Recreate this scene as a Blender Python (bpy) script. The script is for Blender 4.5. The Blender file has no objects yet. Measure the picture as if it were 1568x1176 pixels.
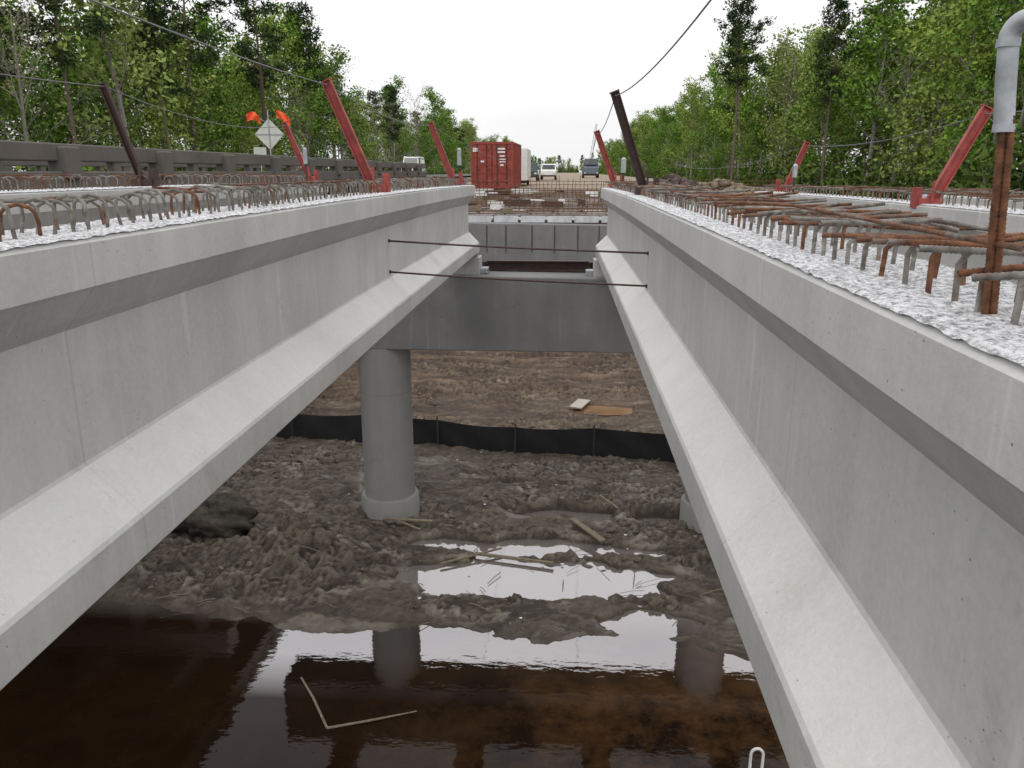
import bpy, math, random
import numpy as np
from mathutils import Vector, Matrix
random.seed(7); rng=np.random.default_rng(7)
S=bpy.context.scene
COL=S.collection
# ---------------------------------------------------------------- noise
def h2(ix,iy,s): 
    v=np.sin(ix*127.1+iy*311.7+s*74.7)*43758.5453
    return v-np.floor(v)
def vn(x,y,s=0):
    ix=np.floor(x);iy=np.floor(y);fx=x-ix;fy=y-iy
    fx=fx*fx*(3-2*fx);fy=fy*fy*(3-2*fy)
    return (h2(ix,iy,s)*(1-fx)+h2(ix+1,iy,s)*fx)*(1-fy)+(h2(ix,iy+1,s)*(1-fx)+h2(ix+1,iy+1,s)*fx)*fy
def fbm(x,y,s=0,o=4):
    t=0;a=.5;n=0
    for i in range(o):
        t=t+a*vn(x,y,s+i*3);n+=a;a*=.5;x,y=x*1.62+y*1.22+7,y*1.62-x*1.22+3
    return t/n
def ss(a,b,x):
    t=np.clip((x-a)/(b-a),0,1);return t*t*(3-2*t)
# ---------------------------------------------------------------- material helper
class M:
    def __init__(s,name):
        s.m=bpy.data.materials.new(name);s.m.use_nodes=True;s.t=s.m.node_tree;s.t.nodes.clear()
        s.out=s.n('ShaderNodeOutputMaterial');s.tc=s.n('ShaderNodeTexCoord')
    def n(s,t,**k):
        x=s.t.nodes.new(t)
        for a,b in k.items():setattr(x,a,b)
        return x
    def l(s,a,b):s.t.links.new(a,b)
    def coord(s,scale=(1,1,1)):
        mp=s.n('ShaderNodeMapping');mp.inputs['Scale'].default_value=scale
        s.l(s.tc.outputs['Object'],mp.inputs['Vector']);return mp.outputs['Vector']
    def noise(s,scale,det=4,rough=.6,st=(1,1,1),dist=0):
        x=s.n('ShaderNodeTexNoise');x.inputs['Scale'].default_value=scale;x.inputs['Detail'].default_value=det
        x.inputs['Roughness'].default_value=rough;x.inputs['Distortion'].default_value=dist
        s.l(s.coord(st),x.inputs['Vector']);return x.outputs['Fac']
    def voro(s,scale,feat='F1',st=(1,1,1)):
        x=s.n('ShaderNodeTexVoronoi');x.feature=feat;x.inputs['Scale'].default_value=scale
        s.l(s.coord(st),x.inputs['Vector']);return x.outputs['Distance']
    def xyz(s):
        sep=s.n('ShaderNodeSeparateXYZ');s.l(s.tc.outputs['Object'],sep.inputs[0]);return sep.outputs
    def rng(s,v,a,b,c=0,d=1):
        x=s.n('ShaderNodeMapRange');x.inputs[1].default_value=a;x.inputs[2].default_value=b
        x.inputs[3].default_value=c;x.inputs[4].default_value=d;s.l(v,x.inputs[0]);return x.outputs[0]
    def mix(s,f,a,b,mode='MIX'):
        x=s.n('ShaderNodeMix',data_type='RGBA',blend_type=mode)
        for i,v in ((0,f),(6,a),(7,b)):
            if isinstance(v,(int,float)):x.inputs[i].default_value=v
            elif isinstance(v,tuple):x.inputs[i].default_value=(*v,1)
            else:s.l(v,x.inputs[i])
        return x.outputs[2]
    def math(s,op,a,b=0.):
        x=s.n('ShaderNodeMath',operation=op)
        for i,v in ((0,a),(1,b)):
            if isinstance(v,(int,float)):x.inputs[i].default_value=v
            else:s.l(v,x.inputs[i])
        return x.outputs[0]
    def bump(s,h,str=.5,dist=.01,nrm=None):
        x=s.n('ShaderNodeBump');x.inputs['Distance'].default_value=dist
        if isinstance(str,(int,float)):x.inputs['Strength'].default_value=str
        else:s.l(str,x.inputs['Strength'])
        s.l(h,x.inputs['Height'])
        if nrm:s.l(nrm,x.inputs['Normal'])
        return x.outputs['Normal']
    def pbr(s,col,rough=.8,nrm=None,metal=0,spec=.5):
        p=s.n('ShaderNodeBsdfPrincipled')
        if isinstance(col,tuple):p.inputs['Base Color'].default_value=(*col,1)
        else:s.l(col,p.inputs['Base Color'])
        if isinstance(rough,(int,float)):p.inputs['Roughness'].default_value=rough
        else:s.l(rough,p.inputs['Roughness'])
        p.inputs['Metallic'].default_value=metal;p.inputs['Specular IOR Level'].default_value=spec
        if nrm:s.l(nrm,p.inputs['Normal'])
        s.l(p.outputs[0],s.out.inputs[0]);return s.m
def concrete(name,c,dark=.72,streak=.5,stain=.5,warm=(1,1,.98),pits=.6,rough=1.):
    a=M(name)
    big=a.rng(a.noise(.7,6,.6),.3,.72)
    c1=tuple(c*w for w in warm);c0=tuple(c*dark*w for w in warm)
    col=a.mix(big,c0,c1)
    st=a.rng(a.noise(1.,5,.65,(5,5,.35)),.35,.75)
    col=a.mix(a.math('MULTIPLY',st,streak),col,tuple(c*.62*w for w in (1,1,1)))
    st2=a.rng(a.noise(1.,4,.6,(9,9,.6)),.62,.7)
    col=a.mix(a.math('MULTIPLY',st2,streak*.5),col,tuple(min(1,c*1.22) for w in (1,1,1)))
    fine=a.rng(a.noise(38,5,.7),.3,.75)
    col=a.mix(a.math('MULTIPLY',fine,.22),col,tuple(min(1,c*1.3) for w in warm))
    sp=a.rng(a.noise(2.3,8,.75,dist=.6),.58,.72)
    col=a.mix(a.math('MULTIPLY',sp,stain*.5),col,(c*.47,c*.44,c*.38))
    # form-joint stripes every 3 m along the member
    x,y,z=a.xyz()
    fr=a.math('ABSOLUTE',a.math('SUBTRACT',a.math('FRACT',a.math('DIVIDE',y,3.05)),.5))
    ln=a.rng(fr,.4965,.499,0,1)
    col=a.mix(a.math('MULTIPLY',ln,streak*.6),col,(c*.5,c*.5,c*.47))
    pit=a.rng(a.voro(26),.05,.12,1,0)
    pit2=a.math('MULTIPLY',pit,a.rng(a.noise(4,3),.5,.58))
    col=a.mix(a.math('MULTIPLY',pit2,pits),col,(c*.35,c*.35,c*.33))
    n=a.bump(a.noise(60,6,.7),.3*rough,.005)
    n=a.bump(a.math('SUBTRACT',1,pit2),.5,.006,n)
    n=a.bump(a.noise(2.5,4,.5),.3,.02,n)
    if rough>1:n=a.bump(a.noise(14,6,.75),.6,.012,n)
    return a.pbr(col,.85,n,spec=.25)
def simple(name,col,rough=.6,var=.25,metal=0,scale=6):
    a=M(name);c=a.mix(a.rng(a.noise(scale,5,.65),.3,.7),tuple(x*(1-var) for x in col),tuple(min(1,x*(1+var*.5)) for x in col))
    return a.pbr(c,rough,a.bump(a.noise(scale*8,3),.15,.004),metal)
m_con=concrete('girder_concrete',.57,.66,.6,.85,(1,.99,.945),.75)
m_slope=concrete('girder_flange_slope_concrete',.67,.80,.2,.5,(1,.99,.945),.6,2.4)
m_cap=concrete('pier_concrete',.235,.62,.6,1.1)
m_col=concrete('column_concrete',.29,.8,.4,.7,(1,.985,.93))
m_old=concrete('weathered_concrete',.17,.5,.8,.9,(1,.84,.70))
def mk_top():
    a=M('raked_concrete_top')
    v=a.rng(a.noise(48,6,.8),.40,.56)
    col=a.mix(v,(.22,.22,.225),(.84,.84,.86))
    col=a.mix(a.rng(a.noise(5,5,.7),.52,.72,0,.6),col,(.36,.36,.37))
    n=a.bump(a.noise(70,5,.75),1,.014)
    return a.pbr(col,.9,n,spec=.2)
m_top=mk_top()
def mk_rebar(name,rust):
    a=M(name)
    f=a.rng(a.noise(3.5,5,.7,(1,1,1)),.62-rust*.4,.74-rust*.4)
    r=a.mix(a.rng(a.noise(30,4),.3,.7),(.055,.026,.018),(.22,.095,.045))
    g=a.mix(a.rng(a.noise(22,4),.3,.7),(.075,.065,.055),(.28,.265,.24))
    return a.pbr(a.mix(f,g,r),.8,a.bump(a.noise(120,3),.6,.004),spec=.25)
m_reb=mk_rebar('rebar_mortar_coated',.25);m_rust=mk_rebar('rebar_rusty',.66)
m_darkrust=simple('dark_rusty_steel',(.06,.034,.028),.7,.4)
m_red=simple('faded_red_paint',(.33,.06,.05),.6,.45,scale=7)
m_galv=simple('galvanized_steel',(.40,.42,.44),.5,.35,.5,12)
m_black=simple('black_silt_fabric',(.010,.010,.011),.75,.5)
m_wood=simple('weathered_wood',(.20,.16,.11),.85,.4,scale=14)
m_wood2=simple('pale_board',(.42,.39,.33),.85,.3,scale=8)
m_white=simple('white_paint',(.75,.75,.73),.5,.15)
m_form=simple('pale_form_panel',(.55,.56,.57),.6,.3,scale=3)
m_orange=simple('orange_flag_cloth',(.85,.11,.03),.7,.15)
m_signback=simple('sign_back_aluminium',(.55,.56,.5),.5,.15)
m_cont=simple('container_paint',(.30,.05,.032),.6,.4,scale=2)
m_glass=simple('dark_glass',(.03,.04,.045),.12,.1)
m_tire=simple('tire_rubber',(.02,.02,.02),.85,.2)
m_cable=simple('wire_rope',(.16,.16,.17),.6,.3)
m_asph=simple('asphalt',(.075,.073,.07),.9,.25,scale=3)
m_yel=simple('yellow_line',(.6,.42,.05),.7,.2)
m_blue=simple('grey_blue_paint',(.12,.15,.18),.4,.2)
# ---------------------------------------------------------------- geometry helper
class G:
    def __init__(s):s.v=[];s.f=[];s.m=[]
    def tube(s,pts,r,n=6,mat=0,cap=True):
        pts=[Vector(p) for p in pts];rr=r if isinstance(r,(list,tuple)) else [r]*len(pts)
        b=len(s.v);up=None
        for i,p in enumerate(pts):
            d=(pts[min(i+1,len(pts)-1)]-pts[max(i-1,0)])
            d=d.normalized() if d.length>1e-9 else Vector((0,0,1))
            if up is None:
                up=Vector((0,0,1)) if abs(d.z)<.9 else Vector((0,1,0))
            a=d.cross(up)
            if a.length<1e-4:a=d.cross(Vector((1,0.1,0)))
            a.normalize();c=a.cross(d).normalized();up=c
            for k in range(n):
                t=2*math.pi*k/n;s.v.append(tuple(p+a*(math.cos(t)*rr[i])+c*(math.sin(t)*rr[i])))
        for i in range(len(pts)-1):
            for k in range(n):
                k2=(k+1)%n;s.f.append((b+i*n+k,b+i*n+k2,b+(i+1)*n+k2,b+(i+1)*n+k));s.m.append(mat)
        if cap:
            s.f.append(tuple(b+k for k in range(n)));s.m.append(mat)
            e=b+(len(pts)-1)*n;s.f.append(tuple(e+k for k in reversed(range(n))));s.m.append(mat)
    def box(s,c,sz,mat=0,R=None):
        b=len(s.v);R=R or Matrix.Identity(3)
        for x in(-.5,.5):
            for y in(-.5,.5):
                for z in(-.5,.5):
                    s.v.append(tuple(Vector(c)+R@Vector((x*sz[0],y*sz[1],z*sz[2]))))
        for q in((0,1,3,2),(4,6,7,5),(0,4,5,1),(2,3,7,6),(0,2,6,4),(1,5,7,3)):
            s.f.append(tuple(b+i for i in q));s.m.append(mat)
    def ext(s,prof,y0,y1,mat=0,n=1,zf=None,cap=True,axis='y'):
        b=len(s.v);k=len(prof)
        for i in range(n+1):
            y=y0+(y1-y0)*i/n;dz=zf(y) if zf else 0
            for(p,q) in prof:
                s.v.append((p,y,q+dz) if axis=='y' else (y,p,q+dz))
        for i in range(n):
            for j in range(k):
                j2=(j+1)%k;s.f.append((b+i*k+j,b+i*k+j2,b+(i+1)*k+j2,b+(i+1)*k+j));s.m.append(mat)
        if cap:
            s.f.append(tuple(b+j for j in range(k)));s.m.append(mat)
            s.f.append(tuple(b+n*k+j for j in reversed(range(k))));s.m.append(mat)
    def quad(s,a,b_,c,d,mat=0):
        b=len(s.v);s.v+= [tuple(a),tuple(b_),tuple(c),tuple(d)];s.f.append((b,b+1,b+2,b+3));s.m.append(mat)
    def rock(s,c,r,mat=0,flat=.7):
        b=len(s.v)
        rings=[(-.8,.5),(-.1,1),(.6,.75)]
        for(z,q) in rings:
            for k in range(6):
                t=k*math.pi/3+z;w=r*q*random.uniform(.6,1.35)
                s.v.append((c[0]+math.cos(t)*w,c[1]+math.sin(t)*w*.85,c[2]+z*r*flat*random.uniform(.8,1.2)))
        s.v.append((c[0],c[1],c[2]+r*flat));
        for i in range(2):
            for k in range(6):
                k2=(k+1)%6;s.f.append((b+i*6+k,b+i*6+k2,b+(i+1)*6+k2,b+(i+1)*6+k));s.m.append(mat)
        for k in range(6):s.f.append((b+12+k,b+12+(k+1)%6,b+18));s.m.append(mat)
    def mesh(s,name,mats):
        me=bpy.data.meshes.new(name);me.from_pydata(s.v,[],s.f)
        for m in mats:me.materials.append(m)
        me.polygons.foreach_set('material_index',s.m);me.update();return me
    def obj(s,name,mats,parent=None,smooth=False,bev=0,loc=None):
        o=bpy.data.objects.new(name,s.mesh(name,mats));COL.objects.link(o)
        if smooth:o.data.polygons.foreach_set('use_smooth',[True]*len(o.data.polygons))
        if bev:
            md=o.modifiers.new('bevel','BEVEL');md.width=bev;md.segments=2;md.limit_method='ANGLE'
        if parent:o.parent=parent
        if loc:o.location=loc
        return o
def empty(name,loc=(0,0,0)):
    o=bpy.data.objects.new(name,None);COL.objects.link(o);o.location=loc;o.empty_display_size=.1;return o
def grid(name,xs,ys,Z,mats):
    nx,ny=len(xs),len(ys);X,Y=np.meshgrid(xs,ys)
    V=np.stack([X,Y,Z],-1).reshape(-1,3)
    i=np.arange(ny-1)[:,None]*nx+np.arange(nx-1)[None,:]
    F=np.stack([i,i+1,i+nx+1,i+nx],-1).reshape(-1,4)
    me=bpy.data.meshes.new(name);me.vertices.add(len(V));me.vertices.foreach_set('co',V.ravel())
    me.loops.add(F.size);me.loops.foreach_set('vertex_index',F.ravel().astype(np.int32))
    me.polygons.add(len(F));me.polygons.foreach_set('loop_start',np.arange(0,F.size,4,dtype=np.int32))
    me.polygons.foreach_set('loop_total',np.full(len(F),4,dtype=np.int32))
    me.update(calc_edges=True);me.polygons.foreach_set('use_smooth',[True]*len(F))
    for m in mats:me.materials.append(m)
    o=bpy.data.objects.new(name,me);COL.objects.link(o);return o
# ================================================================ GIRDERS
YA,YE=-1.2,17.0
def camber(y):
    s=(y-YA)/(YE-YA);return .05*4*s*(1-s)-.03
def girder(cx,top,y0=YA,y1=YE,near=False):
    t,w,q=.254,.102,.33
    P=[(t-.02,0),(t,-.02),(t,-.19),(t-.012,-.203),(w+.04,-.33),(w,-.375),(w,-.94),(w+.01,-.955),(q-.012,-1.163),(q,-1.18),(q,-1.352),(q-.02,-1.372)]
    prof=[(x,z) for x,z in P]+[(-x,z) for x,z in reversed(P)]
    prof=[(cx+x,top+z) for x,z in reversed(prof)]
    g=G();g.ext(prof,y0,y1,0,36,camber)
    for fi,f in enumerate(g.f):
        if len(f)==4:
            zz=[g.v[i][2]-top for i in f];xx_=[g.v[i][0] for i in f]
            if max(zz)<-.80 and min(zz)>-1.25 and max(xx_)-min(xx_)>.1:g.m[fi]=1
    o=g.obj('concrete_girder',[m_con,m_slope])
    yy=np.arange(y0 if not near else .6,y1-.01,.018 if near else .06);xx=np.linspace(cx-.247,cx+.247,32 if near else 12)
    X,Y=np.meshgrid(xx,yy)
    Z=top+.004+camber(Y)+(fbm(X*45,Y*45,3,3)-.35)*.018*ss(0,.02,.245-abs(X-cx))-.008*(abs(X-cx)>.24)*vn(X*0+1,Y*30,5)
    tp=grid('raked_top',xx,yy,Z,[m_top]);tp.parent=o
    return o
beams={}
for i,(cx,tz_) in enumerate([(-5.22,-.205),(-2.11,-.256),(1.005,-.306),(4.12,-.37),(7.2,-.43),(10.3,-.48)]):
    beams[cx]=(girder(cx,tz_,near=(i in(1,2))),tz_)
def jit(a):return random.uniform(-a,a)
def stirrups(cx,tz,par,mode,y0=.9,y1=16.9,sp=.15):
    g=G();y=y0
    while y<y1:
        z0=tz+camber(y)-.02;h=(.15 if mode=='U' else .135)+jit(.015);w=.075
        mt=0 if random.random()<.8 else 1;near=y<4.5
        lean=jit(.03);n=8 if near else 5;r=.0078
        if mode=='U':
            tw=jit(.02)
            pts=[(cx-w,y-tw,z0)]+[(cx-w+jit(.004)+ww,y+lean+tw*(ww/.075-1),z0+hh) for ww,hh in((0,h*.6),(.004,h*.85),(.03,h),(.075,h+.012),(.12,h),(.146,h*.85),(.15,h*.6))]+[(cx+w,y+tw,z0)]
            g.tube(pts,r,n,mt,False)
            if random.random()<.45:
                yy=y+.03;L=random.uniform(.15,.34)
                g.tube([(cx-.02,yy,z0),(cx-.02,yy+lean,z0+h*.8),(cx-.06,yy+lean,z0+h),(cx-.1-L,yy+jit(.06),z0+h+jit(.02))],r,n,1-mt if random.random()<.5 else mt)
        else:
            for sx in(-w,w):
                g.tube([(cx+sx,y+jit(.012),z0),(cx+sx+lean*.3,y+lean,z0+h*.8),(cx+sx+.02,y+lean,z0+h)],r,n,mt)
            L=random.uniform(.08,.22);dy=jit(.06)
            pts=[(cx-w-L*.6,y+dy,z0+h+jit(.014)),(cx-w*.3,y+lean+dy*.5,z0+h+.004),(cx+.1,y+lean+jit(.015),z0+h),(cx+.25,y+lean,z0+h+jit(.014)),(cx+random.uniform(.35,.6),y+jit(.07),z0+h+jit(.03))]
            if near:
                P=[];R=[]
                for a,b in zip(pts[:-1],pts[1:]):
                    a=Vector(a);b=Vector(b);k=int((b-a).length/.006)
                    for q in range(k):
                        P.append(a.lerp(b,q/k));R.append(r*(1.16 if q%2 else .94))
                g.tube(P,R,8,random.choice([0,1,1]))
            else:g.tube(pts,r,n,random.choice([0,0,1]))
        y+=sp*random.uniform(.8,1.2)
    for k in range(7 if mode=='U' else 5):
        yy=random.uniform(1.5,14);L=random.uniform(1.5,4);xo=jit(.14)
        g.tube([(cx+xo,yy,tz+camber(yy)+.15+.01*k%.03),(cx+xo+jit(.15),min(yy+L,16.8),tz+camber(yy+L)+.15)],.007,6,1)
    g.obj('rebar_stirrups',[m_reb,m_rust],par,True)
for cx,(o,tz_) in beams.items():
    stirrups(cx,tz_,o,'U' if cx<0 else 'L',sp=(.115 if cx<0 else .135) if abs(cx)<3 else .17,y0=1.15 if cx==1.005 else (.9 if abs(cx)<3 else 3))
for z1,z2 in((-.77,-.84),(-1.126,-1.19)):
    g=G();g.tube([(-2.03,9.15,z1),(-1.2,9.0,z1-.03),(-.5,8.85,(z1+z2)/2-.012),(.93,8.6,z2)],.011,8)
    for p in((-2.0,9.15,z1),(.895,8.6,z2)):g.box(p,(.02,.035,.035))
    g.obj('tie_rod',[m_darkrust])
# ================================================================ PIERS
def pier(yc,xs,x0,x1,ground,pads):
    root=empty('bridge_pier',(0,yc,0))
    g=G();zt=-2.1;sl=.012
    for x in(x0,x1):
        for yy,zz in((-.64,-3.67),(.45,-3.67),(.45,zt-sl*(x+1)),(-.64,zt-sl*(x+1))):g.v.append((x,yy,zz))
    for q in((0,1,2,3),(7,6,5,4),(0,4,5,1),(1,5,6,2),(2,6,7,3),(3,7,4,0)):g.f.append(tuple(q));g.m.append(0)
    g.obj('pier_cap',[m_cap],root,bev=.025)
    for k,x in enumerate(xs):
        g=G();n=48
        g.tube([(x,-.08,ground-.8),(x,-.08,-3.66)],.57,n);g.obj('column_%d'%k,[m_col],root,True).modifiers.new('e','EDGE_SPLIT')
        g=G();g.tube([(x,-.08,ground-.8),(x,-.08,ground+.40),(x,-.08,ground+.46)],[.66,.66,.63],n);g.obj('column_footing_collar_%d'%k,[m_col],root,True).modifiers.new('e','EDGE_SPLIT')
        g=G();g.tube([(x,-.08,-4.7),(x,-.08,-4.688)],.572,n);g.obj('form_joint_%d'%k,[m_cap],root)
    g=G()
    for px in pads:
        zt2=zt-sl*(px+1)
        g.box((px,-.12,zt2+.17),(.74,.5,.36));g.box((px,-.12,zt2+.39),(.62,.34,.07),1)
        g.box((px+.45,-.1,zt2+.06),(.16,.3,.12),1);g.box((px-.45,-.1,zt2+.06),(.16,.3,.12),1)
    g.obj('bearing_pedestals',[m_con,m_galv],root,bev=.01)
    return root
cxs=list(beams.keys())
pier(17.0,[-3.9,3.4,10.7],-6.6,12.6,-7.6,cxs)
pier(34.0,[-3.9,3.4,10.7],-6.6,12.6,-6.4,[])
pier(-1.0,[-3.9,3.4,10.7],-6.6,12.6,-7.9,cxs)
g=G();g.box((-.55,17.4,-1.98),(2.2,.06,.2));g.box((-.55,17.35,-1.875),(2.2,.18,.02));g.box((-.55,17.35,-2.07),(2.2,.18,.02));g.obj('steel_channel_brace',[m_darkrust])
# ================================================================ SLAB SPAN WITH FORMS + REBAR
root=empty('deck_formwork',(0,0,0))
g=G()
for i,yy in enumerate(np.arange(34.3,47,1.05)):
    zz=-2.0+.055*i*1.0
    x=-6.5+jit(.3)
    while x<12.4:
        w=1.15+jit(.1)
        g.box((x+w/2,yy+.45+jit(.05),zz+jit(.02)),(w-.1,.8,.16),random.choice([0,0,1]))
        x+=w+.06
    g.box((3,yy-.06,zz-.1),(19,.08,.22),2)
x=-6.3
while x<12:
    g.box((x+.52,33.9,-1.93),(1.0,.1,.26),0);x+=1.12
for x in np.arange(-6.1,12.4,.95):g.box((x+jit(.1),33.34,-2.7),(.035,.02,1.1),2)
g.obj('form_panels',[m_form,m_con,m_darkrust],root)
g=G()
for yy in np.arange(34.6,47,.28):
    zz=-1.86+.052*(yy-34.3);g.tube([(-6.3,yy,zz+jit(.02)),(3,yy+jit(.05),zz+jit(.04)),(12.3,yy,zz+jit(.02))],.012,4,1 if random.random()<.5 else 0)
for x in np.arange(-6.3,12.3,.3):
    g.tube([(x,34.4,-1.84),(x+jit(.05),47,-1.22)],.012,4,1)
for row,(yy,zb,h) in enumerate([(37.,-1.75,.5),(41,-1.5,.65),(45.,-1.35,1.0)]):
    for x in np.arange(-6.2,12.2,.22):
        g.tube([(x+jit(.03),yy,zb),(x+jit(.08),yy+jit(.08),zb+h*random.uniform(.65,1.15))],.014,4,1)
    for k in range(4):
        g.tube([(-6.2,yy,zb+h*(.25+k*.2)),(3,yy,zb+h*(.25+k*.2)+jit(.05)),(12.2,yy,zb+h*(.25+k*.2))],.014,4,1)
g.obj('rebar_mats',[m_reb,m_rust],root)
g=G()
for k in range(60):
    x=random.uniform(-5,9);yy=random.uniform(35,46.5);zz=-1.8+.052*(yy-34.3)+.1
    g.box((x,yy,zz),(random.uniform(.3,1.8),random.uniform(.08,.3),random.uniform(.05,.3)),random.choice([0,1,2]),Matrix.Rotation(jit(1),3,'Z'))
g.obj('timber_and_forms',[m_wood,m_darkrust,m_white],root)
# ================================================================ SAFETY POSTS
def post(base,top,w,mat,foot=True):
    b=Vector(base);t=Vector(top);d=(t-b).normalized()
    root=empty('safety_rail_post')
    z=d;x=Vector((0,1,0)).cross(z).normalized();y=z.cross(x);R=Matrix((x,y,z)).transposed();L=(t-b).length;c=(b+t)/2
    g=G()
    g.box(c,(w,.012,L),0,R)
    for s in(-1,1):g.box(c+x*s*(w/2-.006)+y*-.028,(.012,.045,L),0,R)
    g.box(t+z*.008,(w+.015,.07,.012),0,R)
    g.obj('channel',[mat],root)
    if foot:
        g=G();g.box((b.x,b.y,b.z+.06),(.26,.22,.1));g.box((b.x+(.12 if d.x<0 else -.12),b.y,b.z+.12),(.06,.14,.22));
        g.tube([(b.x,b.y-.12,b.z),(b.x,b.y-.12,b.z+.3)],.015,8)
        g.obj('clamp_foot',[mat],root)
post((-5.2,9.9,-.2),(-5.47,9.7,1.0),.085,m_darkrust)
post((-2.11,9.1,-.25),(-2.58,9.0,.94),.105,m_red)
post((-5.2,16.6,-.2),(-5.67,16.6,.95),.10,m_red)
post((-2.11,15.7,-.25),(-2.55,15.7,.88),.11,m_red)
post((1.005,10.2,-.3),(.57,10.0,.90),.105,m_darkrust)
post((1.005,16.4,-.3),(.607,16.3,.75),.11,m_red)
post((4.0,9.3,-.4),(4.54,9.4,.66),.12,m_red)
post((4.12,15.7,-.37),(4.46,15.7,.51),.10,m_red)
for p,h in(((-5.1,16.0,-.2),.62),((-2.05,16.0,-.25),.66),((1.0,14.2,-.3),.5),((4.1,15.0,-.36),.46)):
    g=G();x,y,z=p;g.tube([(x,y,z),(x,y,z+h)],.022,8,0);g.tube([(x,y,z+h*.55),(x,y,z+h),(x,y,z+h+.03)],[.045,.045,.02],10,1);g.obj('capped_pipe_stub',[m_darkrust,m_galv],None)
def cable(name,pts,sag,r=.006):
    g=G()
    for (a,b),s in zip(zip(pts[:-1],pts[1:]),sag):
        a=Vector(a);b=Vector(b);P=[]
        for i in range(25):
            t=i/24;p=a.lerp(b,t);p.z-=s*4*t*(1-t);P.append(p)
        g.tube(P,r,5)
    g.obj(name,[m_cable],None,True)
cable('safety_cable',[(-5.4,1.5,1.05),(-5.45,9.7,.97),(-5.65,16.6,.9),(-5.4,30,.8)],[.12,.2,.5])
cable('safety_cable',[(-2.55,1.2,1.02),(-2.57,9.0,.9),(-2.54,15.7,.84),(-2.4,34,.4)],[.08,.12,.1])
cable('safety_cable',[(.85,.6,1.25),(.58,10.0,.86),(.61,16.3,.7),(.8,33,.2)],[.24,.12,.3])
cable('safety_cable',[(4.7,2.0,.75),(4.53,9.4,.6),(4.46,15.7,.46),(4.3,33,.3)],[.1,.12,.3])
# pipe with elbow on rebar bundle
root=empty('vent_pipe_on_rebar_bundle')
g=G()
bx,by=.935,1.79
for k in range(4):
    a=k*1.571+.4;ox,oy=math.cos(a)*.0105,math.sin(a)*.0105
    P=[];R=[]
    for i in range(90):
        t=i/89;P.append((bx+ox-.026*t,by+oy,-.33+t*.44));R.append(.0078*(1.13 if i%2 else .95))
    g.tube(P,R,8,0)
g.obj('rebar_bundle',[m_rust],root,True)
g=G()
px=.905;ux,uy=.62,-.78;ce=.034
P=[(px,by,.085),(px-.010,by,.18),(px-.016,by,.258)];P+=[(px-.016+ux*ce*(1-math.cos(t)),by+uy*ce*(1-math.cos(t)),.258+ce*math.sin(t)) for t in np.linspace(.15,1.52,9)]
E=Vector((px-.016+ux*ce,by+uy*ce,.258+ce));u=Vector((ux,uy,-.08))
P.append(tuple(E+u*.018))
g.tube(P,.0195,24,0,False)
g.tube([(px,by,.078),(px,by,.094)],.0215,20,0)
g.tube([(px-.016,by,.242),(px-.016,by,.258)],.0225,20,0)
g.tube([tuple(E+u*.006),tuple(E+u*.024)],.0228,20,0)
g.tube([tuple(E+u*.023),tuple(E+u*.0248)],.0178,20,1)  # black disc stands in for the shade inside the pipe mouth
g.obj('elbow_pipe',[m_galv,m_tire],root,True).modifiers.new('e','EDGE_SPLIT')
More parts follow.
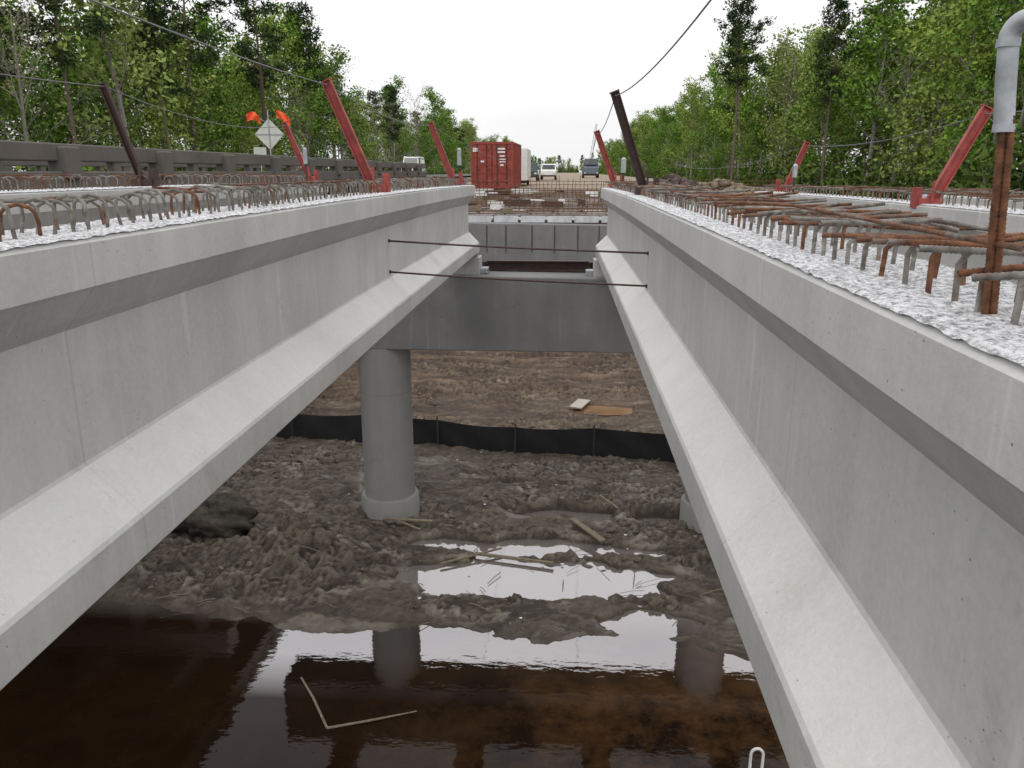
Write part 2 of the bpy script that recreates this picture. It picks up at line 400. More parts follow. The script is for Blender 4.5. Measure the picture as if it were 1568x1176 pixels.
# ================================================================ TERRAIN
def rut(d,w=.15):
    return -.085*np.exp(-(d/w)**2)+.045*np.exp(-((np.abs(d)-.29)/.11)**2)
def tracks(X,Y):
    t=0
    for y0 in(25.6,28.3,30.6):
        for o in(0,.9):
            d=Y-(y0+o+.05*X+.35*np.sin(X*.22+y0))
            t=t+rut(d,.19)*1.2+np.exp(-(d/.2)**2)*.022*np.sign(np.sin(X*2*np.pi/.3+Y*2))
    return t
def ell(X,Y,cx,cy,rx,ry,s):
    w=(fbm(X*1.3,Y*2.2,s,4)-.5)*1.3
    r=np.sqrt(((X-cx)/rx)**2+((Y-cy)/ry)**2)+w
    return ss(1.12,.86,r)
def T(X,Y):
    n1=fbm(X*.35,Y*.35,1);n2=fbm(X*1.1,Y*1.1,11,5);n3=fbm(X*3.6,Y*3.6,21,4);n4=fbm(X*12,Y*12,41,3)
    wx=X+n2*1.4;wy=Y+n1*1.2
    rid=1-np.abs(2*fbm(wx*1.3,wy*1.7,31,4)-1);cl=ss(.52,.62,fbm(X*6.5,Y*6.5,51,3))
    amp=.3+.9*ss(.43,.58,fbm(X*.6,Y*.9,61,4))
    shore=np.interp(X,[-12,-8.5,-6,-3.6,-2,-.2,.6,1.6,3,5],[13.6,13.0,12.3,12.2,12.4,11.9,12.3,12.3,11.8,11.8])
    yl=Y-(shore-12)+(n1-.5)*.3+(n2-.5)*.9
    z=np.interp(yl,[-50,6,9,11,11.8,12.25,13.2,16,18,21,24,28,33,36],[-8.8,-8.8,-8.45,-8.1,-7.88,-7.76,-7.70,-7.65,-7.5,-7.45,-7.2,-6.75,-6.4,-6.1])
    mud=ss(11.6,13,yl)*(1-ss(30,36,Y))
    z=z+mud*((n2-.5)*.13+amp*((rid-.82)*.09+(n3-.5)*.10+(cl-.2)*.055+(n4-.5)*.05))
    bk=.45*ss(.4,.6,fbm(X*.7,Y*.7,91,3))
    z=z+bk*mud*(1-ss(19.6,20.2,Y))*(rut(Y-18.2-.10*X-.2*np.sin(X*.8))+rut(Y-19.1-.10*X-.2*np.sin(X*.8))+rut(Y-16.7+.16*X-.25*np.sin(X*.6+1)))
    z=z+.6*np.exp(-(((X+5.3)/1.3)**2+((Y-14.6)/.9)**2))*(.4+rid*.4+(n3-.5)*.9)+.3*np.exp(-(((X+8.6)/1.0)**2+((Y-16.8)/1.0)**2))
    z=z+.2*ss(-3.3,-5,X)*ss(12.6,13.8,Y)*(1-ss(17,20,Y))*(n3+.4)
    z=z+tracks(X,Y)*ss(23,25,Y)*(1-ss(32,34,Y))
    for cx,cy,rx,ry,s in((-.65,15.5,2.7,.40,5),(-.6,14.15,2.5,.78,8),(.2,17.2,1.5,.34,9),(1.75,12.7,.8,.4,3),(2.3,17.0,.7,.25,4),(-.6,18.6,1.5,.18,14),(1.9,14.4,.6,.22,19)):
        m=ell(X,Y,cx,cy,rx,ry,s);z=z*(1-m)+np.minimum(z,-7.85)*m
    m=ell(X,Y,1.35,24.1,.9,.42,17);z=z*(1-m)-7.32*m
    land=np.where(X<-22,-4.3,np.where(X>16,-4.3,-5.2))
    k=ss(33,38,Y);z=z*(1-k)+land*k+k*(n1-.5)*.8
    k=ss(38,47,Y)*ss(-25,-21,X)*(1-ss(13,18,X));emb=np.where(X<-9,-.62,-1.0)
    z=z*(1-k)+(emb+(n2-.5)*.12)*k
    k=ss(200,400,np.abs(X)+0*Y);z=z*(1-k)-4*k
    return z
xs=np.concatenate([-np.geomspace(1600,16,34),np.arange(-15,-9.5,.3),np.arange(-9.5,4.6,.04),np.arange(4.7,14,.4),np.geomspace(15,1600,36)])
ys=np.concatenate([np.array([-1500,-400,-120,-50,-20,-8,-2,2,5]),np.arange(7,11.5,.2),np.arange(11.5,20,.04),np.arange(20,32,.065),np.arange(32,50,.5),np.geomspace(51,2500,60)])
X,Y=np.meshgrid(xs,ys)
def mk_ground():
    a=M('mud_and_soil')
    x,y,z=a.xyz()
    n=a.noise(1.2,8,.7);f=a.noise(12,7,.78);ff=a.noise(45,5,.75)
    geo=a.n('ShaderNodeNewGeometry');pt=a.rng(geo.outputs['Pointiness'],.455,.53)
    mud=a.mix(a.rng(n,.38,.62),(.105,.085,.062),(.205,.172,.13))
    mud=a.mix(a.rng(f,.38,.68,0,.55),mud,(.265,.23,.178))
    mud=a.mix(a.rng(a.noise(1.6,10,.8,(1,1.5,1),.7),.49,.56,0,.85),mud,(.058,.043,.029))
    silt=a.rng(a.noise(.8,9,.7,(1,2.0,1),.4),.54,.60,0,1)
    mud=a.mix(a.math('MULTIPLY',silt,.7),mud,(.29,.262,.215))
    br=a.mix(a.rng(n,.38,.62),(.135,.083,.052),(.26,.175,.115));br=a.mix(a.rng(f,.4,.7,0,.5),br,(.12,.085,.06))
    br=a.mix(a.rng(a.noise(1.2,10,.8,(.4,2.2,1)),.47,.54,0,.85),br,(.08,.052,.035))
    br=a.mix(a.rng(a.noise(.8,8,.75,(.4,2.4,1)),.56,.61,0,.7),br,(.36,.275,.195))
    yb=a.math('ADD',y,a.math('MULTIPLY',a.noise(.5,4),3.))
    col=a.mix(a.rng(yb,22.8,24.6),mud,br)
    col=a.mix(a.rng(pt,0,1,.9,0),col,(.030,.022,.015))  # crevice shade painted into the colour: hollows darkened by pointiness
    col=a.mix(a.rng(ff,.3,.7,.35,0),col,(.04,.03,.022))
    lit=a.mix(a.rng(n,.4,.6),(.07,.085,.03),(.17,.13,.075))
    far=a.math('MULTIPLY',a.rng(y,34,38),a.math('MAXIMUM',a.rng(x,-22,-25),a.rng(x,14,17)))
    col=a.mix(far,col,lit)
    road=a.math('MULTIPLY',a.rng(y,46,50),a.math('MULTIPLY',a.rng(x,-9.5,-8.5),a.rng(x,13,11)))
    col=a.mix(a.math('MULTIPLY',road,.7),col,(.30,.23,.16))
    wet=a.rng(z,-7.80,-7.71,1,0)
    col=a.mix(a.math('MULTIPLY',wet,.55),col,(.05,.037,.023))
    wetall=a.math('MAXIMUM',wet,a.math('MULTIPLY',silt,a.rng(y,22,26,.8,.3)))
    ro=a.math('ADD',a.rng(wetall,0,1,.68,.28),a.rng(f,.3,.7,-.12,.16))
    sb=a.rng(silt,0,1,1,.5)
    nr=a.bump(f,sb,.045);nr=a.bump(ff,sb,.018,nr)
    return a.pbr(col,ro,nr,spec=.45)
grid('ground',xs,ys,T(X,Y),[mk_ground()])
def mk_water():
    a=M('tannin_water');x,y,z=a.xyz()
    k=a.math('MULTIPLY',a.rng(a.noise(.8,8,.75),.42,.72),a.rng(x,-3,1.5,.12,1))
    c=a.mix(k,(.011,.0055,.0026),(.10,.05,.019))
    c=a.mix(a.rng(y,12.3,13.3),c,(.16,.145,.13))
    nr=a.bump(a.noise(3.0,3,.5,(1,2.2,1)),.10,.02)
    d=a.n('ShaderNodeBsdfDiffuse');a.l(c,d.inputs[0])
    gl=a.n('ShaderNodeBsdfGlossy');gl.inputs['Roughness'].default_value=.02;gl.inputs['Color'].default_value=(1,.97,1,1);a.l(nr,gl.inputs['Normal'])
    fr=a.n('ShaderNodeFresnel');a.l(a.rng(y,10.3,11.5,1.24,3.7),fr.inputs['IOR'])
    mx=a.n('ShaderNodeMixShader');a.l(fr.outputs[0],mx.inputs[0]);a.l(d.outputs[0],mx.inputs[1]);a.l(gl.outputs[0],mx.inputs[2])
    a.l(mx.outputs[0],a.out.inputs[0]);return a.m
m_water=mk_water()
g=G();g.quad((-60,-60,-7.8),(60,-60,-7.8),(60,19,-7.8),(-60,19,-7.8));g.obj('water',[m_water])
g=G();N_=28;b=[(1.35+1.15*math.cos(t)*random.uniform(.85,1),24.1+.55*math.sin(t),-7.25) for t in np.linspace(0,2*math.pi,N_,endpoint=False)]
g.v=b;g.f=[tuple(range(N_))];g.m=[0];g.obj('puddle',[simple('silty_puddle',(.25,.15,.085),.07,.3,scale=1.5)])
def tz(x,y):return float(T(np.array([[x]]),np.array([[y]]))[0,0])
m_mud=M('mud_clod');m_mud=m_mud.pbr(m_mud.mix(m_mud.rng(m_mud.noise(5,5),.35,.65),(.05,.039,.028),(.20,.165,.12)),.6,m_mud.bump(m_mud.noise(30,4),.8,.03))
g=G()
for k in range(3400):
    x=random.uniform(-9,5);y=random.uniform(12.3,22.5) if k<2600 else random.uniform(22,31)
    if fbm(np.array(x*.6),np.array(y*.9),61,4)<.46:continue
    z=tz(x,y)
    if z<-7.76:continue
    g.rock((x,y,z+.005),.012+.08*random.random()**3.4)
g.obj('mud_clods',[m_mud],None,False)
m_dm=M('dark_root_clod');m_dm=m_dm.pbr(m_dm.mix(m_dm.rng(m_dm.noise(4,6,.7),.35,.65),(.014,.011,.008),(.085,.07,.052)),.7,m_dm.bump(m_dm.noise(16,5,.7),1,.05))
g=G();c=(-7.35,15.3);N=36;Q=56
for i in range(N):
    for j in range(Q):
        th=math.pi*i/(N-1);ph=2*math.pi*j/Q
        p=np.array([math.sin(th)*math.cos(ph),math.sin(th)*math.sin(ph),math.cos(th)])
        r=.72+.36*(float(fbm(np.array(p[0]*2+5+p[2]),np.array(p[1]*2+p[2]*2+9),4,5))-.5)*2
        g.v.append((c[0]+p[0]*r*1.15,c[1]+p[1]*r*.9,-7.16+p[2]*r*.68))
for i in range(N-1):
    for j in range(Q):g.f.append((i*Q+j,(i+1)*Q+j,(i+1)*Q+(j+1)%Q,i*Q+(j+1)%Q));g.m.append(0)
g.obj('mud_boulder',[m_dm],None,True)
def plank(name,a,b,w,t,mat):
    a=Vector(a);b=Vector(b);d=b-a;g=G();zx=d.normalized();y=Vector((0,0,1)).cross(zx).normalized();z=zx.cross(y)
    g.box((a+b)/2,(d.length,w,t),0,Matrix((zx,y,z)).transposed());g.obj(name,[mat],None,bev=.004)
plank('wooden_plank',(.3,16.5,-7.52),(.95,15.6,-7.6),.14,.04,m_wood)
plank('wooden_plank',(-1.75,15.1,-7.72),(-.1,14.75,-7.71),.07,.05,m_wood)
plank('wooden_plank',(-3.9,16.1,-7.45),(-2.8,16.1,-7.48),.09,.04,m_wood)
plank('wooden_plank',(-2.4,14.6,-7.72),(-1.2,15.3,-7.68),.05,.03,m_wood)
plank('wooden_plank',(.95,17.6,-7.4),(1.35,17.1,-7.5),.05,.04,m_wood)
plank('wooden_plank',(-3.6,16.0,-7.42),(-3.0,15.7,-7.5),.05,.03,m_wood)
plank('formwork_board',(.45,23.9,-7.13),(.75,24.7,-7.1),.4,.05,m_wood2)
g=G();g.tube([(-4.05,10.8,-7.78),(-3.7,10.3,-7.77),(-3.3,9.66,-7.78)],[.014,.02,.018],6);g.tube([(-3.3,9.66,-7.785),(-2.7,9.85,-7.77),(-2.07,10.1,-7.775)],[.02,.017,.01],6);g.obj('floating_stick',[m_wood])
g=G();g.tube([(2.6,9.15,-8.2),(2.6,9.15,-7.5)]+[(2.68-.08*math.cos(t),9.15,-7.5+.1*math.sin(t)) for t in np.linspace(.2,2.9,9)]+[(2.76,9.15,-7.5),(2.76,9.15,-8.2)],.02,10);g.obj('white_pvc_pipe_hoop',[m_white],None,True)
g=G()
for k in range(170):
    x=random.uniform(-8,3);y=random.uniform(12.5,23);z=tz(x,y)
    if z<-7.77:z=-7.79
    L=random.uniform(.1,.65);t=random.random()*6.28
    g.tube([(x,y,z+.02),(x+L*.5*math.cos(t),y+L*.5*math.sin(t)+.02,z+.04),(x+L*math.cos(t),y+L*math.sin(t),z+.04)],random.uniform(.005,.012),4)
g.obj('scattered_sticks',[m_wood])
g=G()
for k in range(16):
    x=random.uniform(-5,3);y=random.uniform(12.5,21);g.rock((x,y,max(-7.78,tz(x,y))+.02),random.uniform(.02,.05),0,.3)
g.obj('litter_scraps',[m_white])
# silt fence
root=empty('silt_fence')
PX=np.linspace(-12,6.5,220)
def fy(x):return 20.5-.13*x+.10*math.sin(x*1.1)
fzb=lambda x:-7.52+.03*math.sin(x*.9)
g=G();rows=8
for i,x in enumerate(PX):
    yb=fy(x);zg=fzb(x);sagv=.045*math.sin(((x+12)%2.15)/2.15*math.pi)
    for j in range(rows):
        t=j/(rows-1);g.v.append((x,yb+.03*math.sin(x*5+t*3)*(1-abs(2*t-1))+.03*float(vn(np.array(x*2.),np.array(t*3.),2)),zg-.15+t*(.98-sagv)))
for i in range(len(PX)-1):
    for j in range(rows-1):
        a=i*rows+j;g.f.append((a,a+rows,a+rows+1,a+1));g.m.append(0)
g.obj('fabric',[m_black],root,True)
g=G();x=-12.0
while x<6.5:
    z=fzb(x);g.tube([(x,fy(x)-.06,z-.2),(x+jit(.05),fy(x)-.08,z+.95)],.022,6);x+=2.15
g.obj('stakes',[m_darkrust],root)
# ================================================================ OLD BRIDGE (left)
root=empty('old_road_bridge')
OX=-10.0
def oldrail(ox,s):
    g=G();Y0,Y1=-20,58
    g.box((ox,(Y0+Y1)/2,.36),(.26,Y1-Y0,.34));g.box((ox,(Y0+Y1)/2,-.18),(.4,Y1-Y0,.36))
    y=Y0+.7
    while y<Y1:
        g.box((ox+s*.10,y,.16),(.42,.5,.62));g.box((ox,y+1.95,.1),(.2,.3,.3));y+=3.9
    return g
oldrail(OX,1).obj('near_railing',[m_old],root,bev=.03)
oldrail(OX-9.4,-1).obj('far_railing',[m_old],root,bev=.03)
g=G();g.box((OX-4.7,19,-.5),(10.0,78,.27));
for k in range(4):g.box((OX-1.2-k*2.4,19,-1.05),(.45,78,.8))
for y in np.arange(-15,58,9.):
    g.box((OX-4.7,y,-1.8),(9.6,.8,.7))
    for k in range(5):g.tube([(OX-.8-k*2,y,-9),(OX-.8-k*2,y,-2.1)],.24,12)
g.obj('deck_and_piles',[m_old],root)
g=G();g.quad((OX-9,-20,-.355),(OX-.4,-20,-.355),(OX-.4,58,-.355),(OX-9,58,-.355));g.obj('bridge_wearing_surface',[m_asph],root)
g=G();g.quad((-19.5,58,-.46),(-10.2,58,-.46),(-10.2,1500,-.46),(-19.5,1500,-.46));g.obj('road',[m_asph])
g=G()
for dx in(-.1,.1):g.quad((-14.8+dx-.05,-20,-.351),(-14.8+dx+.05,-20,-.351),(-14.8+dx+.05,58,-.351),(-14.8+dx-.05,58,-.351));g.quad((-14.8+dx-.05,58,-.456),(-14.8+dx+.05,58,-.456),(-14.8+dx+.05,900,-.456),(-14.8+dx-.05,900,-.456))
g.obj('road_markings',[m_yel])
# ================================================================ SIGNS
root=empty('road_work_sign',(-13.2,36.5,0))
g=G();R=Matrix.Rotation(math.radians(45),3,'Y')
g.box((0,0,1.6),(.95,.012,.95),0,R);g.box((0,-.02,1.6),(1.25,.02,.05),1);g.box((0,-.02,1.5),(.05,.02,2.2),1)
g.tube([(0,0,-.35),(0,0,1)],.03,8,1)
for s in(-1,1):
    g.tube([(0,0,-.0),(s*.6,.3,-.36)],.02,6,1)
    g.tube([(s*.1,0,2.1),(s*.45,0,2.3)],.01,5,1)
g.obj('panel_and_stand',[m_signback,m_galv],root)
g=G()
for s in(-1,1):
    for i in range(6):
        for j in range(4):
            def q(i,j):return (s*(.38+.1*i),.06*math.sin(i*1.3+j),2.0+.085*j+.14*math.sin(i*.6)*(1 if s<0 else .4)+(.06*(5-i) if s>0 else .03*i))
            g.quad(q(i,j),q(i+1,j),q(i+1,j+1),q(i,j+1))
g.obj('orange_flags',[m_orange],root)
root=empty('small_road_sign',(-16.5,44,0));g=G();g.box((0,0,.95),(.7,.02,.6));g.tube([(0,.03,-.4),(0,.03,1.2)],.03,6);g.obj('sign_panel',[m_signback],root,bev=.01)
root=empty('utility_pole',(-22,60,0));g=G();g.tube([(0,0,-4),(0,0,8)],[.16,.11],10);g.box((0,0,7.3),(1.6,.1,.12));g.obj('pole_and_crossarm',[m_darkrust],root)
# ================================================================ CONTAINER
root=empty('shipping_container',(-4.2,47.5,-.95));root.rotation_euler[2]=math.radians(-1.5)
W,H,L=2.44,2.6,6.06;g=G()
for sx in(-1,1):
    prof=[];y=.12;n=0
    while y<L-.12:
        o=[0,0,.04,.04][n%4];prof.append((y,sx*(W/2-.02-o)));y+=.07;n+=1
    for (y1,a),(y2,b_) in zip(prof[:-1],prof[1:]):g.quad((a,y1,.15),(b_,y2,.15),(b_,y2,H-.1),(a,y1,H-.1))
for sx in(-1,1):
    for y in(.06,L-.06):g.box((sx*(W/2-.06),y,H/2),(.12,.12,H))
    g.box((sx*(W/2-.05),L/2,.08),(.1,L-.24,.15));g.box((sx*(W/2-.05),L/2,H-.06),(.1,L-.24,.1))
for y in(.05,L-.05):
    g.box((0,y,.09),(W-.24,.1,.16));g.box((0,y,H-.08),(W-.24,.1,.14))
g.box((0,L/2,H-.03),(W-.2,L-.2,.03));g.box((0,L/2,.16),(W-.2,L-.2,.04))
for sx in(-1,1):
    g.box((sx*.56,.05,H/2),(1.08,.05,H-.32))
    for k in range(5):g.box((sx*.56,.015,.42+k*.45),(1.0,.025,.1))
g.box((0,L-.05,H/2),(W-.2,.05,H-.3))
g.obj('corrugated_body',[m_cont],root)
g=G()
for x in(-.85,-.3,.3,.85):
    g.tube([(x,-.02,.12),(x,-.02,H-.1)],.02,8,0)
    for z in(.3,1.2,2.3):g.box((x,-.01,z),(.09,.05,.07),0)
    g.box((x+.08,-.05,1.05),(.2,.02,.04),0)
for k,(x,z,w,h) in enumerate([(-.95,2.15,.3,.22),(.55,2.2,.42,.1),(.55,2.02,.42,.1),(.6,1.8,.3,.08),(.62,1.62,.35,.06),(.62,1.48,.35,.06),(.58,1.3,.2,.1),(-.55,1.5,.2,.1)]):
    g.box((x,-.012,z),(w,.006,h),1)
g.obj('lock_rods_and_labels',[m_darkrust,m_white],root)
root=empty('site_office_trailer',(-3.6,56,-.95));g=G();g.box((0,3,1.4),(2.1,6,2.1));g.box((0,-.02,1.9),(.8,.03,.5),1);g.box((-.6,-.02,1.35),(.7,.03,1.6),2)
g.box((0,3,.25),(1.8,5.6,.2),1)
for s in(-1,1):g.tube([(s*.9,3,.32),(s*1.05,3,.32)],.33,16,1)
g.obj('trailer_body',[m_white,m_tire,m_signback],root,bev=.02)
# ================================================================ VEHICLES
def car(name,loc,rot,paint,kind='sedan',sc=1):
    root=empty(name,loc);root.rotation_euler[2]=rot;root.scale=(sc,)*3
    W=1.8
    if kind=='van':side=[(-2.4,.35),(-2.45,1.0),(-2.3,1.95),(1.2,2.0),(1.75,1.15),(2.4,.95),(2.45,.4)]
    elif kind=='pickup':side=[(-2.7,.45),(-2.7,1.1),(-.6,1.1),(-.45,1.8),(.8,1.8),(1.35,1.15),(2.6,1.05),(2.65,.45)]
    elif kind=='truck':side=[(-4.2,.6),(-4.2,1.2),(-3.9,2.6),(1.1,2.7),(1.3,2.9),(2.6,2.9),(2.9,1.8),(4.0,1.6),(4.1,.6)]
    else:side=[(-2.2,.3),(-2.25,.95),(-1.6,1.05),(-1.0,1.45),(.3,1.47),(1.1,1.0),(2.15,.85),(2.2,.35)]
    if kind=='truck':W=2.4
    g=G();g.ext([(a,b) for a,b in side],-W/2,W/2,0,1,axis='x')
    g.v=[(x*(1-.10*max(0,(z-1.0))),y,z) for x,y,z in g.v]
    g.obj('body',[paint],root,bev=.06)
    zt=max(b for a,b in side);ys_=[a for a,b in side if b>zt-.2];y0,y1=min(ys_),max(ys_)
    zb=1.0 if kind!='truck' else 1.9
    if kind=='truck':y0=1.3
    g=G()
    for s in(-1,1):
        k=lambda z:s*(W/2*(1-.10*max(0,z-1.0))+.006)
        a,b=zb+.07,zt-.12
        ym=(y0+y1)/2
        for p,q in((y0+.05,ym-.05),(ym+.05,y1+.1)):
            g.quad((k(a),p,a),(k(a),q+.15,a),(k(b),q-.1,b),(k(b),p,b))
    g.quad((-W*.4,y1+.12,zt-.12),(W*.4,y1+.12,zt-.12),(W*.42,y1+.62,zb+.1),(-W*.42,y1+.62,zb+.1))
    g.box((0,side[1][0]-.0,(zb+zt)/2+.02),(W*.75,.1,(zt-zb)*.6)) if kind=='van' else None
    g.obj('windows',[m_glass],root)
    g=G();rw=.34 if kind!='truck' else .5;wy=[side[0][0]+.75,side[-1][0]-.75]
    if kind=='truck':wy.insert(1,wy[0]+1.2)
    for y in wy:
        for s in(-1,1):g.tube([(s*(W/2-.2),y,rw),(s*(W/2+.02),y,rw)],rw,18,0);g.tube([(s*(W/2),y,rw),(s*(W/2+.03),y,rw)],rw*.5,12,1)
    g.obj('wheels',[m_tire,m_galv],root)
    g=G()
    for s in(-1,1):g.box((s*W*.38,side[-1][0]-.0,.75),(.25,.06,.15),0)
    g.box((0,side[-1][0]+.02,.45),(W*.95,.1,.18),1);g.box((0,side[0][0]-.02,.5),(W*.95,.1,.18),1);g.obj('lamps_bumpers',[m_white,m_darkrust],root)
car('white_van',(-17.0,92,-.45),math.pi,m_white,'van')
car('parked_pickup',(-3.6,85,-.95),math.pi,m_glass,'pickup')
car('parked_pickup',(-1.9,98,-.95),math.pi,m_white,'pickup')
car('dump_truck',(4.0,130,-1.0),math.pi,m_blue,'truck')
car('parked_car',(-12.5,170,-.45),math.pi,m_glass,'sedan')
root=empty('crawler_crane',(6.5,220,-1));g=G()
g.box((0,0,1.2),(3,4,1.8));g.box((-1.4,0,.5),(.7,5,1));g.box((1.4,0,.5),(.7,5,1));g.box((-.8,1.2,2.6),(1.2,1.6,1.4))
def ch(t,a,b):return (t*1.6+a*.35*(1-t*.5),b*.35*(1-t*.5),2+t*11)
for a in(-1,1):
    for b in(-1,1):g.tube([ch(0,a,b),ch(1,a,b)],.07,4)
for k in range(14):
    t,t2=k/14,(k+1)/14
    for a in(-1,1):g.tube([ch(t,a,-1),ch(t2,a,1)],.04,3);g.tube([ch(t,-1,a),ch(t2,1,a)],.04,3)
g.tube([(0,-1.5,2.5),(1.6,0,13)],.03,3);g.obj('body_and_boom',[m_signback],root)
for c,R_,mt in(((5.2,40,-.9),2.2,m_darkrust),((8.5,46,-1.1),3.0,m_wood)):
    g=G()
    for k in range(160):
        a=random.random()*6.28;r=R_*random.random()**.6
        g.rock((c[0]+math.cos(a)*r,c[1]+math.sin(a)*r,c[2]+.9*(1-r/R_)-.3),random.uniform(.1,.4))
    g.obj('dirt_mound',[mt],None,True)
# ================================================================ TREES
def mk_leaf(name,c0,c1,c2,tr=0):
    a=M(name);at=a.n('ShaderNodeAttribute');at.attribute_name='lv';oi=a.n('ShaderNodeObjectInfo')
    c=a.mix(at.outputs['Fac'],c0,c1);c=a.mix(a.math('MULTIPLY',oi.outputs['Random'],.8),c,c2)
    d=a.n('ShaderNodeBsdfDiffuse');a.l(c,d.inputs[0])
    if not tr:a.l(d.outputs[0],a.out.inputs[0]);return a.m
    t=a.n('ShaderNodeBsdfTranslucent');a.l(c,t.inputs[0])
    m=a.n('ShaderNodeMixShader');m.inputs[0].default_value=tr;a.l(d.outputs[0],m.inputs[1]);a.l(t.outputs[0],m.inputs[2]);a.l(m.outputs[0],a.out.inputs[0]);return a.m
L_spring=mk_leaf('spring_leaves',(.12,.19,.033),(.31,.41,.08),(.24,.30,.10))
L_green=mk_leaf('fresh_green_leaves',(.055,.125,.02),(.18,.31,.045),(.125,.21,.04))
L_pine=mk_leaf('pine_needles',(.020,.040,.017),(.065,.095,.036),(.048,.07,.032))
L_bud=mk_leaf('bud_leaves',(.24,.21,.15),(.40,.38,.26),(.32,.26,.18))
L_bush=mk_leaf('undergrowth_leaves',(.042,.078,.016),(.17,.27,.045),(.105,.135,.045))
m_bark=simple('grey_bark',(.27,.245,.21),.9,.4,scale=5);m_pbark=simple('pine_bark',(.16,.12,.095),.9,.4,scale=5)
def build(g,centers,k,sig,size,asp,mats,name):
    C=np.repeat(np.array(centers),k,0);n=len(C);nc=len(centers)
    P=C+rng.normal(0,1,(n,3))*np.array([sig,sig,sig*.75])
    a=rng.normal(0,1,(n,3));a/=np.linalg.norm(a,axis=1)[:,None];b=np.cross(a,rng.normal(0,1,(n,3)));b/=np.linalg.norm(b,axis=1)[:,None]
    s=size*rng.uniform(.6,1.3,(n,1));V=np.stack([P-a*s,P+b*s*asp,P+a*s,P-b*s*asp],1).reshape(-1,3)
    lv=np.clip(np.repeat(rng.uniform(0,1,nc),k)*.7+rng.uniform(0,.35,n),0,1)
    base=len(g.v);nf=len(g.f)
    g.v+=V.tolist();g.f+=[(base+4*i,base+4*i+1,base+4*i+2,base+4*i+3) for i in range(n)];g.m+=[1]*n
    me=g.mesh(name,mats);at=me.attributes.new('lv','FLOAT','FACE');at.data.foreach_set('value',np.concatenate([np.zeros(nf),lv]).astype(np.float32));return me
def decid(i,H,leaf,k,size,start=.3,spread=.27,nl=18,sig=.45):
    g=G();c=[];bend=(jit(.8),jit(.8))
    tp=lambda t:Vector((bend[0]*t*t+.25*math.sin(t*5+i),bend[1]*t*t,H*t))
    g.tube([tp(t/8) for t in range(9)],[.2*(1-.88*t/8)*H/16 for t in range(9)],7,0)
    for j in range(nl):
        t=start+(1-start)*(j+random.random())/nl;p=tp(min(t,.98));az=j*2.4+jit(.5)
        L=H*spread*(1.15-abs(t-.55)*1.0)*random.uniform(.65,1.15);el=math.radians(random.uniform(20,60)+25*t)
        q=[p];d=Vector((math.cos(az)*math.cos(el),math.sin(az)*math.cos(el),math.sin(el)))
        for s_ in range(4):q.append(q[-1]+(d+Vector((jit(.2),jit(.2),jit(.15)))).normalized()*L/4)
        r0=.055*(1.2-t)*H/16+.012;g.tube(q,[r0,r0*.75,r0*.5,r0*.35,r0*.15],4,0,False)
        for b in range(6):
            s_=random.randint(1,4);o=q[s_];dd=(d+Vector((jit(.9),jit(.9),jit(.6)+.15))).normalized();l=L*random.uniform(.2,.45)
            e=o+dd*l;mid=o+dd*l*.5+Vector((jit(.1),jit(.1),jit(.1)));g.tube([o,mid,e],[.014,.01,.005],3,0,False)
            for w in range(3):
                e2=mid+(dd+Vector((jit(1),jit(1),jit(1)))).normalized()*l*.5
                if leaf is L_bud:g.tube([mid,e2],[.008,.004],3,0,False)
                if random.random()<.6:c.append(tuple(e2))
            c+=[tuple(e),tuple(mid)]
    return build(g,c,k,sig,size,.6,[m_bark,leaf],'tree_mesh')
def pine(i,H):
    g=G();c=[];tp=lambda t:Vector((.3*math.sin(t*3+i),.3*math.cos(t*2+i),H*t))
    g.tube([tp(t/8) for t in range(9)],[.2*(1-.85*t/8) for t in range(9)],7,0)
    st=random.uniform(.5,.62);n=30
    for j in range(n):
        t=st+(1-st)*j/n;p=tp(t);az=j*2.4+jit(.6);u=(t-st)/(1-st)
        L=(3.3*(1-u)**.5*min(1,.55+u*1.5)+.5)*random.uniform(.4,1.25);el=math.radians(random.uniform(-5,30)+30*u)
        d=Vector((math.cos(az)*math.cos(el),math.sin(az)*math.cos(el),math.sin(el)));e=p+d*L;g.tube([p,p+d*L*.5+Vector((0,0,-.1)),e],[.05,.035,.015],4,0,False)
        for b in range(7):
            f=random.uniform(.4,1.05);c.append(tuple(p+d*L*f+Vector((jit(.5),jit(.5),jit(.25)))))
    return build(g,c,18,.27,.24,.3,[m_pbark,L_pine],'tree_mesh')
def bush(i):
    g=G();c=[]
    for j in range(26):
        az=random.random()*6.28;r=random.random()*2.2;h=random.uniform(1.4,5.4)
        g.tube([(r*.3*math.cos(az),r*.3*math.sin(az),0),(r*math.cos(az),r*math.sin(az),h)],[.04,.01],4,0,False)
        for q in range(5):c.append((r*math.cos(az)*q/4+jit(.5),r*math.sin(az)*q/4+jit(.5),h*q/4+jit(.4)))
    return build(g,c,13,.42,.21,.6,[m_bark,L_bush],'bush_mesh')
D=[decid(i,17+i,L_spring if i%2 else L_green,11,.19,spread=.25) for i in range(4)]
D2=[decid(10+i,14+i,L_green if i else L_spring,9,.18,start=.12,spread=.3) for i in range(2)]
B=[decid(20+i,18+i,L_bud,2,.085,spread=.28,nl=22) for i in range(2)]
Pn=[pine(i,22+i) for i in range(3)]
Bu=[bush(i) for i in range(3)]
far_root=empty('distant_forest')
def put(me,name,x,y,s,z=None,par=None):
    o=bpy.data.objects.new(name,me);COL.objects.link(o);o.location=(x,y,(-4.5 if z is None else z));o.rotation_euler=(jit(.04),jit(.04),random.random()*6.28)
    o.scale=(s*random.uniform(.9,1.15),s*random.uniform(.9,1.15),s);o.parent=par
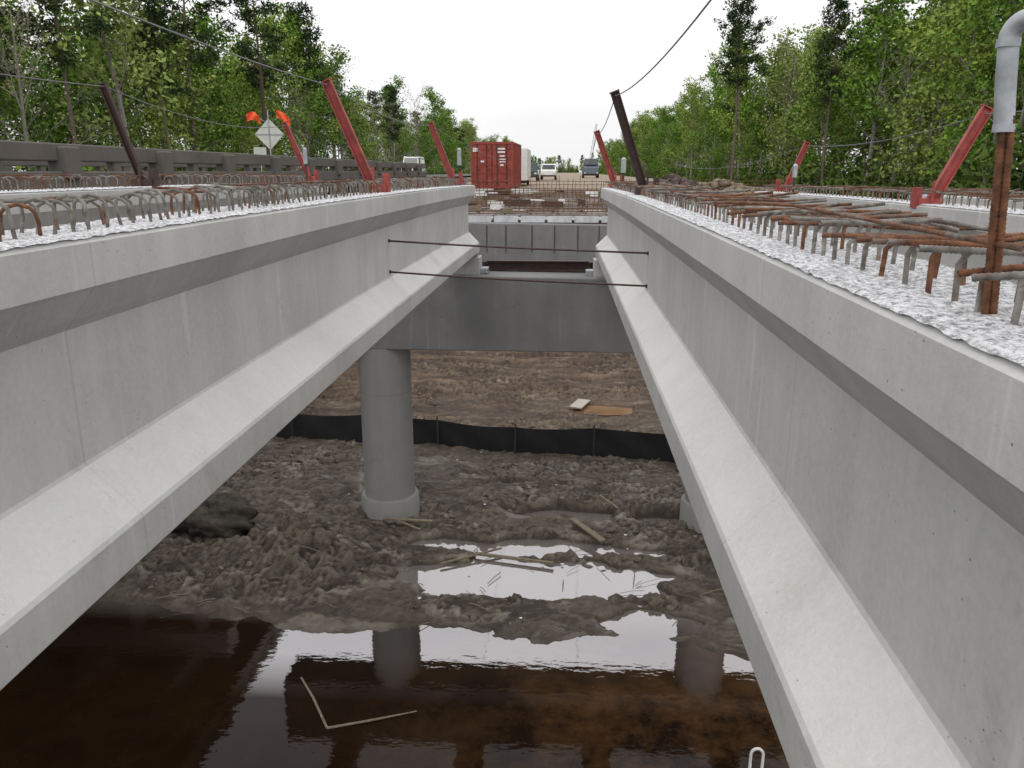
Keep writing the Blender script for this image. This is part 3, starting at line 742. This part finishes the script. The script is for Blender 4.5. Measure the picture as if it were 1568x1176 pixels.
def forest(side,x0,hs,pp,pb):
    y=28.
    while y<560:
        step=3.6+y*.02
        for r in range(5 if y<120 else 3):
            x=side*(x0+r*4.6+jit(1.8)+(2 if r else 0));yy=y+jit(step*.5);near=y<110 and r<3
            u=random.random();s=hs*random.uniform(.66,1.08)
            if u<pp*(1.0 if r else .5):me,nm=random.choice(Pn),'pine_tree';s=hs*random.uniform(.68,1.0)
            elif u<pp+pb:me,nm=random.choice(B),'bare_tree'
            elif u<.78:me,nm=random.choice(D),'deciduous_tree'
            else:me,nm=random.choice(D2),'young_deciduous_tree'
            put(me,nm if near else 'far_tree',x,yy,s,None,None if near else far_root)
            if r in(0,1,3):
                put(random.choice(Bu),'bush' if near else 'far_bush',x+jit(2),yy+jit(2),random.uniform(.75,1.25),None,None if near else far_root)
        y+=step
forest(-1,28,.88,.25,.15)
forest(1,25.5,1.0,.07,.10)
put(Pn[0],'pine_tree',19.0,97,1.0,-4.3);put(Pn[1],'pine_tree',-28,62,.92);put(Pn[2],'pine_tree',-26.5,72,.9);put(Pn[0],'pine_tree',-29,90,.95)
for k in range(70):
    put(random.choice(D+Pn+D2),'far_tree',random.uniform(-60,60),random.uniform(620,760),random.uniform(.45,.65),-1.5,far_root)
    put(random.choice(Bu),'far_bush',random.uniform(-60,60),random.uniform(560,620),1.2,-2,far_root)
# ================================================================ LIGHT / WORLD / CAMERA
w=bpy.data.worlds.new('World');S.world=w;w.use_nodes=True;t=w.node_tree;t.nodes.clear()
N=lambda k:t.nodes.new(k)
out=N('ShaderNodeOutputWorld');bg=N('ShaderNodeBackground');sky=N('ShaderNodeTexSky');sky.sky_type='NISHITA';sky.sun_disc=False
EL,RO=math.radians(58),math.radians(200)
sky.sun_elevation=EL;sky.sun_rotation=RO;sky.dust_density=4
hsv=N('ShaderNodeHueSaturation');hsv.inputs['Saturation'].default_value=.25;t.links.new(sky.outputs[0],hsv.inputs['Color'])
tc=N('ShaderNodeTexCoord');sp=N('ShaderNodeSeparateXYZ');t.links.new(tc.outputs['Generated'],sp.inputs[0])
mr=N('ShaderNodeMapRange');mr.inputs[1].default_value=0;mr.inputs[2].default_value=1;mr.inputs[3].default_value=10.4;mr.inputs[4].default_value=17;t.links.new(sp.outputs[2],mr.inputs[0])
no=N('ShaderNodeTexNoise');no.inputs['Scale'].default_value=2.2;no.inputs['Detail'].default_value=4;mp=N('ShaderNodeMapping');mp.inputs['Scale'].default_value=(1,1,4);t.links.new(tc.outputs['Generated'],mp.inputs[0]);t.links.new(mp.outputs[0],no.inputs['Vector'])
mr2=N('ShaderNodeMapRange');mr2.inputs[1].default_value=.3;mr2.inputs[2].default_value=.7;mr2.inputs[3].default_value=.88;mr2.inputs[4].default_value=1.08;t.links.new(no.outputs['Fac'],mr2.inputs[0])
mu=N('ShaderNodeMath');mu.operation='MULTIPLY';t.links.new(mr.outputs[0],mu.inputs[0]);t.links.new(mr2.outputs[0],mu.inputs[1])
cb=N('ShaderNodeCombineColor');ml=N('ShaderNodeMath');ml.operation='MULTIPLY';ml.inputs[1].default_value=1.01;t.links.new(mu.outputs[0],ml.inputs[0])
t.links.new(mu.outputs[0],cb.inputs[0]);t.links.new(mu.outputs[0],cb.inputs[1]);t.links.new(ml.outputs[0],cb.inputs[2])
mx=N('ShaderNodeMix');mx.data_type='RGBA';mx.inputs[0].default_value=.94;t.links.new(hsv.outputs[0],mx.inputs[6]);t.links.new(cb.outputs[0],mx.inputs[7])
t.links.new(mx.outputs[2],bg.inputs[0]);bg.inputs[1].default_value=.1;t.links.new(bg.outputs[0],out.inputs[0])
sd=bpy.data.lights.new('overcast_sun','SUN');sd.energy=.65;sd.angle=math.radians(25);sd.color=(1,.98,.94);so=bpy.data.objects.new('overcast_sun',sd);COL.objects.link(so)
dirv=Vector((math.sin(RO)*math.cos(EL),math.cos(RO)*math.cos(EL),math.sin(EL)));so.rotation_euler=dirv.to_track_quat('Z','Y').to_euler();so.location=(0,0,30)
cam=bpy.data.cameras.new('camera');co=bpy.data.objects.new('camera',cam);COL.objects.link(co)
cam.lens=28.0;cam.sensor_width=36;cam.clip_start=.05;cam.clip_end=6000
co.rotation_euler=(math.radians(90-14.95),0,math.radians(3.66));S.camera=co
for o in list(COL.objects):
    if o.parent is None:o.location.z+=7.8
S.view_settings.view_transform='Standard';S.view_settings.look='None';S.view_settings.exposure=0
